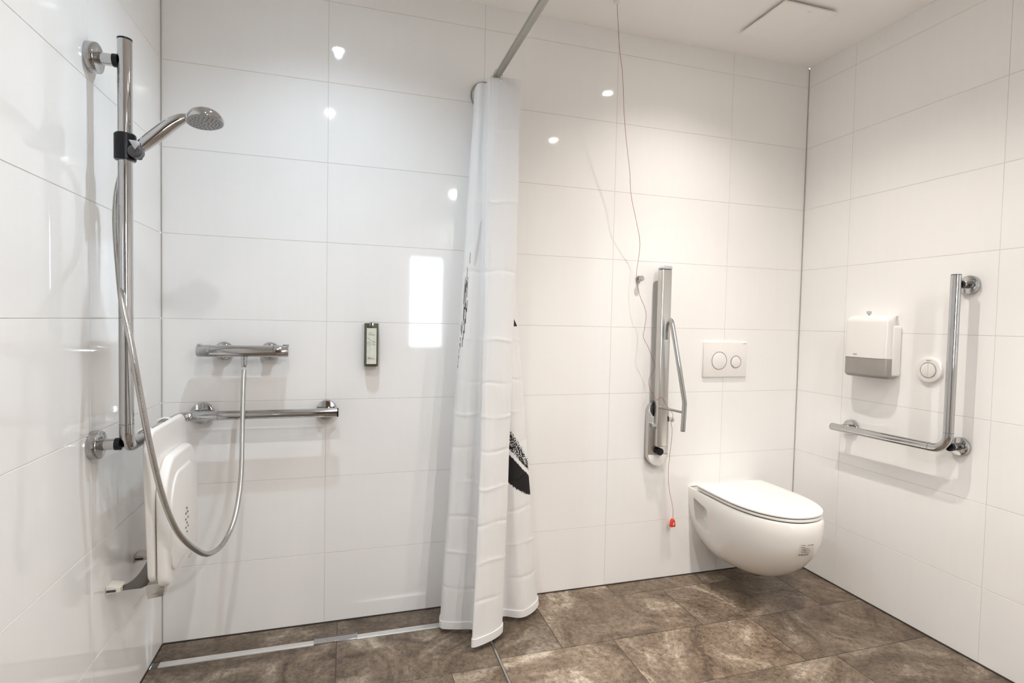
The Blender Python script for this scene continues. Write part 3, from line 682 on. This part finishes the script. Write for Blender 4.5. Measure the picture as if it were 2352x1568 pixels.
# ------------------------------------------------------------ flush plate
t = thing('flush_plate', 'white rectangular flush plate with two round buttons above the toilet', 'flush plate', (2.362, 0, 1.054))
fp = obj('plate', prism(rrect(2.240, 2.484, .972, 1.138, .003, 3), 'xz', 0, -.0115, .0015), WPLAST, t, smooth=30)
for cx, cz, r in ((2.326, 1.049, .0405), (2.421, 1.043, .0275)):
    obj('button_rim', ringpoly(cx, cz, r + .0022, r, 'xz', -.0108, -.0128), CHROME, t, 'thin chrome rim')
    obj('button', prism(circle(cx, cz, r - .0004), 'xz', -.0105, -.0140, .0015), WPLAST, t, smooth=30)
text_obj('GEBERIT', .0052, GINK, Matrix.Translation((2.470, -.0117, 1.131)) @ Matrix.Rotation(PI / 2, 4, 'X'), fp)

# ------------------------------------------------------------ toilet
TX = 2.367
LV = [  # z, half width at wall, half width, depth
    (.4475, .168, .172, .520), (.450, .174, .178, .530), (.4485, .179, .184, .538), (.44, .181, .187, .542), (.40, .180, .187, .543), (.36, .175, .185, .538), (.32, .167, .180, .524), (.28, .155, .171, .502),
    (.24, .138, .158, .470), (.205, .118, .142, .432), (.178, .097, .124, .392), (.160, .080, .106, .352), (.150, .068, .090, .318), (.144, .056, .070, .28)]
def toilet_pt(u, hb, hm, L, flat=.42, n=2.25):
    """u 0..1 round the outline from the wall (left) over the front to the wall (right)"""
    if u < .25:
        f = u / .25; y = flat * L * f; return Vector((-(hb + (hm - hb) * math.sin(f * PI / 2)), -y, 0))
    if u > .75:
        p = toilet_pt(1 - u, hb, hm, L, flat, n); return Vector((-p.x, p.y, 0))
    a = (u - .25) / .5 * PI; c = math.cos(a); s = math.sin(a)
    return Vector((-hm * math.copysign(abs(c) ** (2 / n), c), -(flat * L + (1 - flat) * L * s ** (2 / n)), 0))
def levels_bm(LV, N=72, y0=0.0):
    bm = bmesh.new(); R = []
    for z, hb, hm, L in LV:
        R.append([bm.verts.new(Vector((TX, -y0, z)) + toilet_pt(k / N, hb, hm, L)) for k in range(N + 1)])
    for A, B in zip(R, R[1:]):
        for k in range(N): bm.faces.new((A[k], A[k + 1], B[k + 1], B[k]))
        bm.faces.new((A[N], A[0], B[0], B[N]))
    bm.faces.new(R[0][::-1]); bm.faces.new(R[-1]); return bm
t = thing('toilet', 'white wall-hung toilet with closed lid in the right corner', 'toilet', (TX, 0, .14))
bowl = obj('bowl', levels_bm(LV), CERAM, t, smooth=50)
# recess for the fixing bolt in the left flank, cut and baked into the mesh
cut = bmesh.new(); prism([(-.045, .412), (-.140, .392), (-.150, .380), (-.152, .275), (-.045, .305)], 'yz', TX - .25, TX - .125, 0, bm=cut)
cme = bpy.data.meshes.new('cut'); bmesh.ops.recalc_face_normals(cut, faces=cut.faces); cut.to_mesh(cme); cut.free()
cob = bpy.data.objects.new('cut', cme); C.objects.link(cob)
bo = bowl.modifiers.new('b', 'BOOLEAN'); bo.operation = 'DIFFERENCE'; bo.object = cob; bo.solver = 'EXACT'
bpy.context.view_layer.update()
dg = bpy.context.evaluated_depsgraph_get(); nm = bpy.data.meshes.new_from_object(bowl.evaluated_get(dg))
bowl.modifiers.clear(); old = bowl.data; bowl.data = nm; bpy.data.objects.remove(cob)
if len(nm.polygons) < 500: bowl.data = old
obj('bolt_cap', lathe((TX - .126, -.120, .362), (-1, 0, 0), [(0, .011), (.008, .011), (.010, .009)]), BLACK, t, 'black bolt cap in the side recess', smooth=30)
obj('outlet_cover', levels_bm([(.165, .075, .078, .20), (.150, .070, .074, .195), (.128, .055, .060, .175), (.118, .04, .045, .15)], 40), CERAM, t, smooth=50)
def slab_bm(z0, z1, hw, L, back, rnd=.004, inner=None):
    bm = bmesh.new(); R = []; N = 72
    prof = [(z0, -rnd), (z0 + rnd * .3, -rnd * .3), (z0 + rnd, 0), (z1 - rnd, 0), (z1 - rnd * .3, -rnd * .3), (z1, -rnd), (z1 + .0015, -.03), (z1 + .002, -.07)]
    for z, d in prof:
        R.append([bm.verts.new(Vector((TX, -back, z)) + toilet_pt(k / N, hw - .004 + d, hw + d, L + d, .40)) for k in range(N + 1)])
    for A, B in zip(R, R[1:]):
        for k in range(N): bm.faces.new((A[k], A[k + 1], B[k + 1], B[k]))
        bm.faces.new((A[N], A[0], B[0], B[N]))
    bm.faces.new(R[0][::-1]); bm.faces.new(R[-1]); return bm
obj('under_seat_shade', slab_bm(.4495, .4545, .176, .448, .075, .001), BLACK, t, 'black slab put in for the shade below the seat', smooth=40)  # black layer stands in for the shade under the seat
obj('seat_ring', slab_bm(.4535, .4645, .184, .457, .073, .003), WPLAST, t, smooth=40)
obj('lid_gap_shade', slab_bm(.4640, .4685, .179, .447, .078, .001), BLACK, t, 'black slab put in for the shade between seat and lid', smooth=40)  # shade of the lid gap put in as a black layer
obj('lid', slab_bm(.4675, .4775, .187, .463, .068, .004), WPLAST, t, smooth=40)
for x in (-.155, .155): obj('hinge', lathe((TX + x - .016, -.060, .458), (1, 0, 0), [(0, .0085), (.001, .0095), (.031, .0095), (.032, .0085)], 24), WPLAST, t, smooth=30)
# maker's sticker on the front right of the bowl
def bowl_at(u, z, off=.0006):
    for A, B in zip(LV[3:], LV[4:]):
        if A[0] >= z >= B[0]:
            f = (A[0] - z) / (A[0] - B[0]); q = [a + (b - a) * f for a, b in zip(A, B)]
            p = toilet_pt(u, q[1], q[2], q[3]); p2 = toilet_pt(u + .002, q[1], q[2], q[3]); p1 = toilet_pt(u - .002, q[1], q[2], q[3])
            tt = p2 - p1; nrm = Vector((tt.y, -tt.x, 0)).normalized()
            if nrm.dot(p - Vector((0, -.2, 0))) < 0: nrm = -nrm
            return Vector((TX, 0, z)) + p + nrm * off
def sticker(u0, u1, z0, z1, nm, m, off, par, n=5):
    bm = bmesh.new(); R = [[bm.verts.new(bowl_at(u0 + (u1 - u0) * i / n, z0 + (z1 - z0) * j / n, o)) for i in range(n + 1)] for j in range(n + 1) for o in (off,)]
    for A, B in zip(R, R[1:]):
        for k in range(n): bm.faces.new((A[k], A[k + 1], B[k + 1], B[k]))
    return bm
U0, U1 = .468, .512
sb = obj('sticker', sticker(U0, U1, .318, .375, '', None, .0010, None), WMATT, t, 'pale paper sticker with small print and a barcode')
bm = bmesh.new()
def addm(b2):
    me = bpy.data.meshes.new('x'); b2.to_mesh(me); b2.free(); bm.from_mesh(me); bpy.data.meshes.remove(me)
for k in range(9):
    a = U0 + .004 + k * .0034; addm(sticker(a, a + .0008 + .0010 * (k % 3 != 1), .3225, .3300, '', None, .0016, None, 1))
for a, b, z in ((.0035, .016, .368), (.0035, .005, .361), (.0035, .016, .3605), (.022, .040, .368), (.006, .030, .3535), (.006, .022, .349), (.012, .034, .3445), (.006, .026, .340), (.010, .036, .3355)):
    addm(sticker(U0 + a, U0 + b, z, z + .0016, '', None, .0016, None, 2))
obj('print', bm, INK, sb)

# ------------------------------------------------------------ paper dispenser on the right wall
t = thing('paper_dispenser', 'white toilet paper dispenser with grey window on the right wall', 'paper dispenser', (W, -.43, 1.02))
def disp_outline(z, grow=0.0):
    # plan outline from the wall at the far side round the front to the wall at the near side
    pts = [(0, -.328), (.035, -.326), (.066, -.331), (.082, -.342), (.090, -.360), (.0935, -.400), (.0945, -.440), (.0925, -.482), (.087, -.508), (.074, -.526), (.052, -.530), (.030, -.522), (.012, -.507), (0, -.499)]
    return [(W - max(0, d + (grow if d > 0 else 0)), y) for d, y in pts]
def disp_bm(z0, z1, rt, rb, g0=0.0, n=8):
    bm = bmesh.new(); R = []
    zs = [(z0 + rb * (1 - math.cos(a)), -rb * (1 - math.sin(a))) for a in [k / n * PI / 2 for k in range(n + 1)]] + [(z1 - rt * (1 - math.cos(a)), -rt * (1 - math.sin(a))) for a in [(n - k) / n * PI / 2 for k in range(n + 1)]]
    for z, ins in zs:
        o_ = disp_outline(z, g0); cy = -.43
        row = []
        for x, y in o_:
            d = W - x; y2 = cy + (y - cy) * (1 + ins * 5.5); d2 = d if d == 0 else max(.0, d + ins)
            row.append((W - d2, y2, z))
        R.append([bm.verts.new(p) for p in catmull_flat(row)])
    for A, B in zip(R, R[1:]):
        for k in range(len(A) - 1): bm.faces.new((A[k], A[k + 1], B[k + 1], B[k]))
        bm.faces.new((A[-1], A[0], B[0], B[-1]))
    bm.faces.new(R[0][::-1]); bm.faces.new(R[-1]); return bm
def catmull_flat(row): return [tuple(p) for p in catmull(row, 3)]
obj('body', disp_bm(1.094, 1.272, .030, .0005), WPLAST, t, smooth=55)
obj('window', disp_bm(1.011, 1.0935, .0005, .016, -.0015), SMOKE, t, 'smoky grey lower window', smooth=55)
obj('side_shell', box((W - .052, -.5325, 1.022), (W, -.508, 1.232), .011), WPLAST, t, smooth=45)
obj('back_shell', box((W - .030, -.512, 1.012), (W, -.335, 1.10), .006), WPLAST, t, smooth=45)
k_ = obj('lock_key', lathe((W - .040, -.412, 1.2705), (0, 0, 1), [(0, .004), (.008, .004), (.0085, .0095), (.020, .0095), (.021, .008)], 20), LGREY, t, 'grey round key on top', smooth=30)
text_obj('tork', .011, GINK, Matrix.Translation((W - .0955, -.400, 1.108)) @ Matrix.Rotation(-PI / 2, 4, 'Z') @ Matrix.Rotation(PI / 2, 4, 'X'), t)

# ------------------------------------------------------------ remote flush button
t = thing('remote_flush_button', 'round white remote flush button on the right wall behind the upright rail', 'flush button', (W, -.650, 1.060))
cy, cz = -.650, 1.060
obj('housing', lathe((W, cy, cz), (-1, 0, 0), [(0, .0485), (.010, .0485), (.0125, .0465), (.0135, .043)], 56), WPLAST, t, smooth=35)
obj('rim', ringpoly(cy, cz, .0305, .0285, 'yz', W - .0130, W - .0145), CHROME, t, 'thin chrome rim')
for s in (-1, 1):
    hp_ = [(cy + s * .0009 + s * .0272 * math.cos(a) * 1.0, cz + .0278 * math.sin(a)) for a in [-PI / 2 + k / 20 * PI for k in range(21)]]
    hp_ = [(y if s * (y - cy) > .0009 else cy + s * .0009, z) for y, z in hp_]
    obj('half_button', prism(hp_, 'yz', W - .0130, W - .0155, .0008), WPLAST, t, smooth=30)
obj('mark', box((W - .0139, cy - .010, cz + .0365), (W - .0134, cy + .010, cz + .0385)), GINK, t)

# ------------------------------------------------------------ L-shaped grab rail on the right wall
t = thing('angled_grab_rail', 'L-shaped chrome grab rail on the right wall beside the toilet', 'grab rail', (W - .07, -.77, .79))
gx, gy = W - .072, -.774
path = fillet([(gx, gy, 1.416), (gx, gy, .778), (gx, -.283, .772)], .055, 12)
P = [path[0], Vector((gx, gy, 1.1))] + path[1:-1] + [Vector((gx, -.5, .7746)), path[-1]]
obj('rail', tube(P, .0162, 32), CHROME, t, smooth=40)
obj('end_cap', lathe((gx, gy, 1.415), (0, 0, 1), [(0, .0157), (.003, .0157), (.004, .013)]), BLACK, t, 'black end cap', smooth=30)
obj('end_cap', lathe((gx, -.284, .772), (0, 1, 0), [(0, .0157), (.003, .0157), (.004, .013)]), BLACK, t, 'black end cap', smooth=30)
for y, z in ((-.777, 1.383), (-.772, .789), (-.320, .772)): flange(t, (W, y, z), (-1, 0, 0), r=.034, h=.016, stem=.060)
obj('joint_ring', tube([(gx, gy, .842), (gx, gy, .8432)], .0165, 32), DARKM, t, smooth=30)
obj('joint_ring', tube([(gx, -.712, .7773), (gx, -.7108, .7773)], .0165, 32), DARKM, t, smooth=30)

# ------------------------------------------------------------ ceiling fan cover
t = thing('ceiling_vent', 'flat white square ventilation cover on the ceiling', 'ceiling vent', (2.374, -.303, H))
obj('vent_gap_shade', box((2.262, -.416, H - .011), (2.486, -.190, H)), DARKM, t, 'dark box put in for the shade behind the cover')  # shade of the gap put into the dark colour of this box
cv = obj('cover', box((2.246, -.432, H - .017), (2.502, -.176, H - .0100), .001), CEIL, t, smooth=30)
text_obj('. ----', .012, GINK, Matrix.Translation((2.385, -.408, H - .0172)) @ Matrix.Rotation(PI, 4, 'X'), cv)
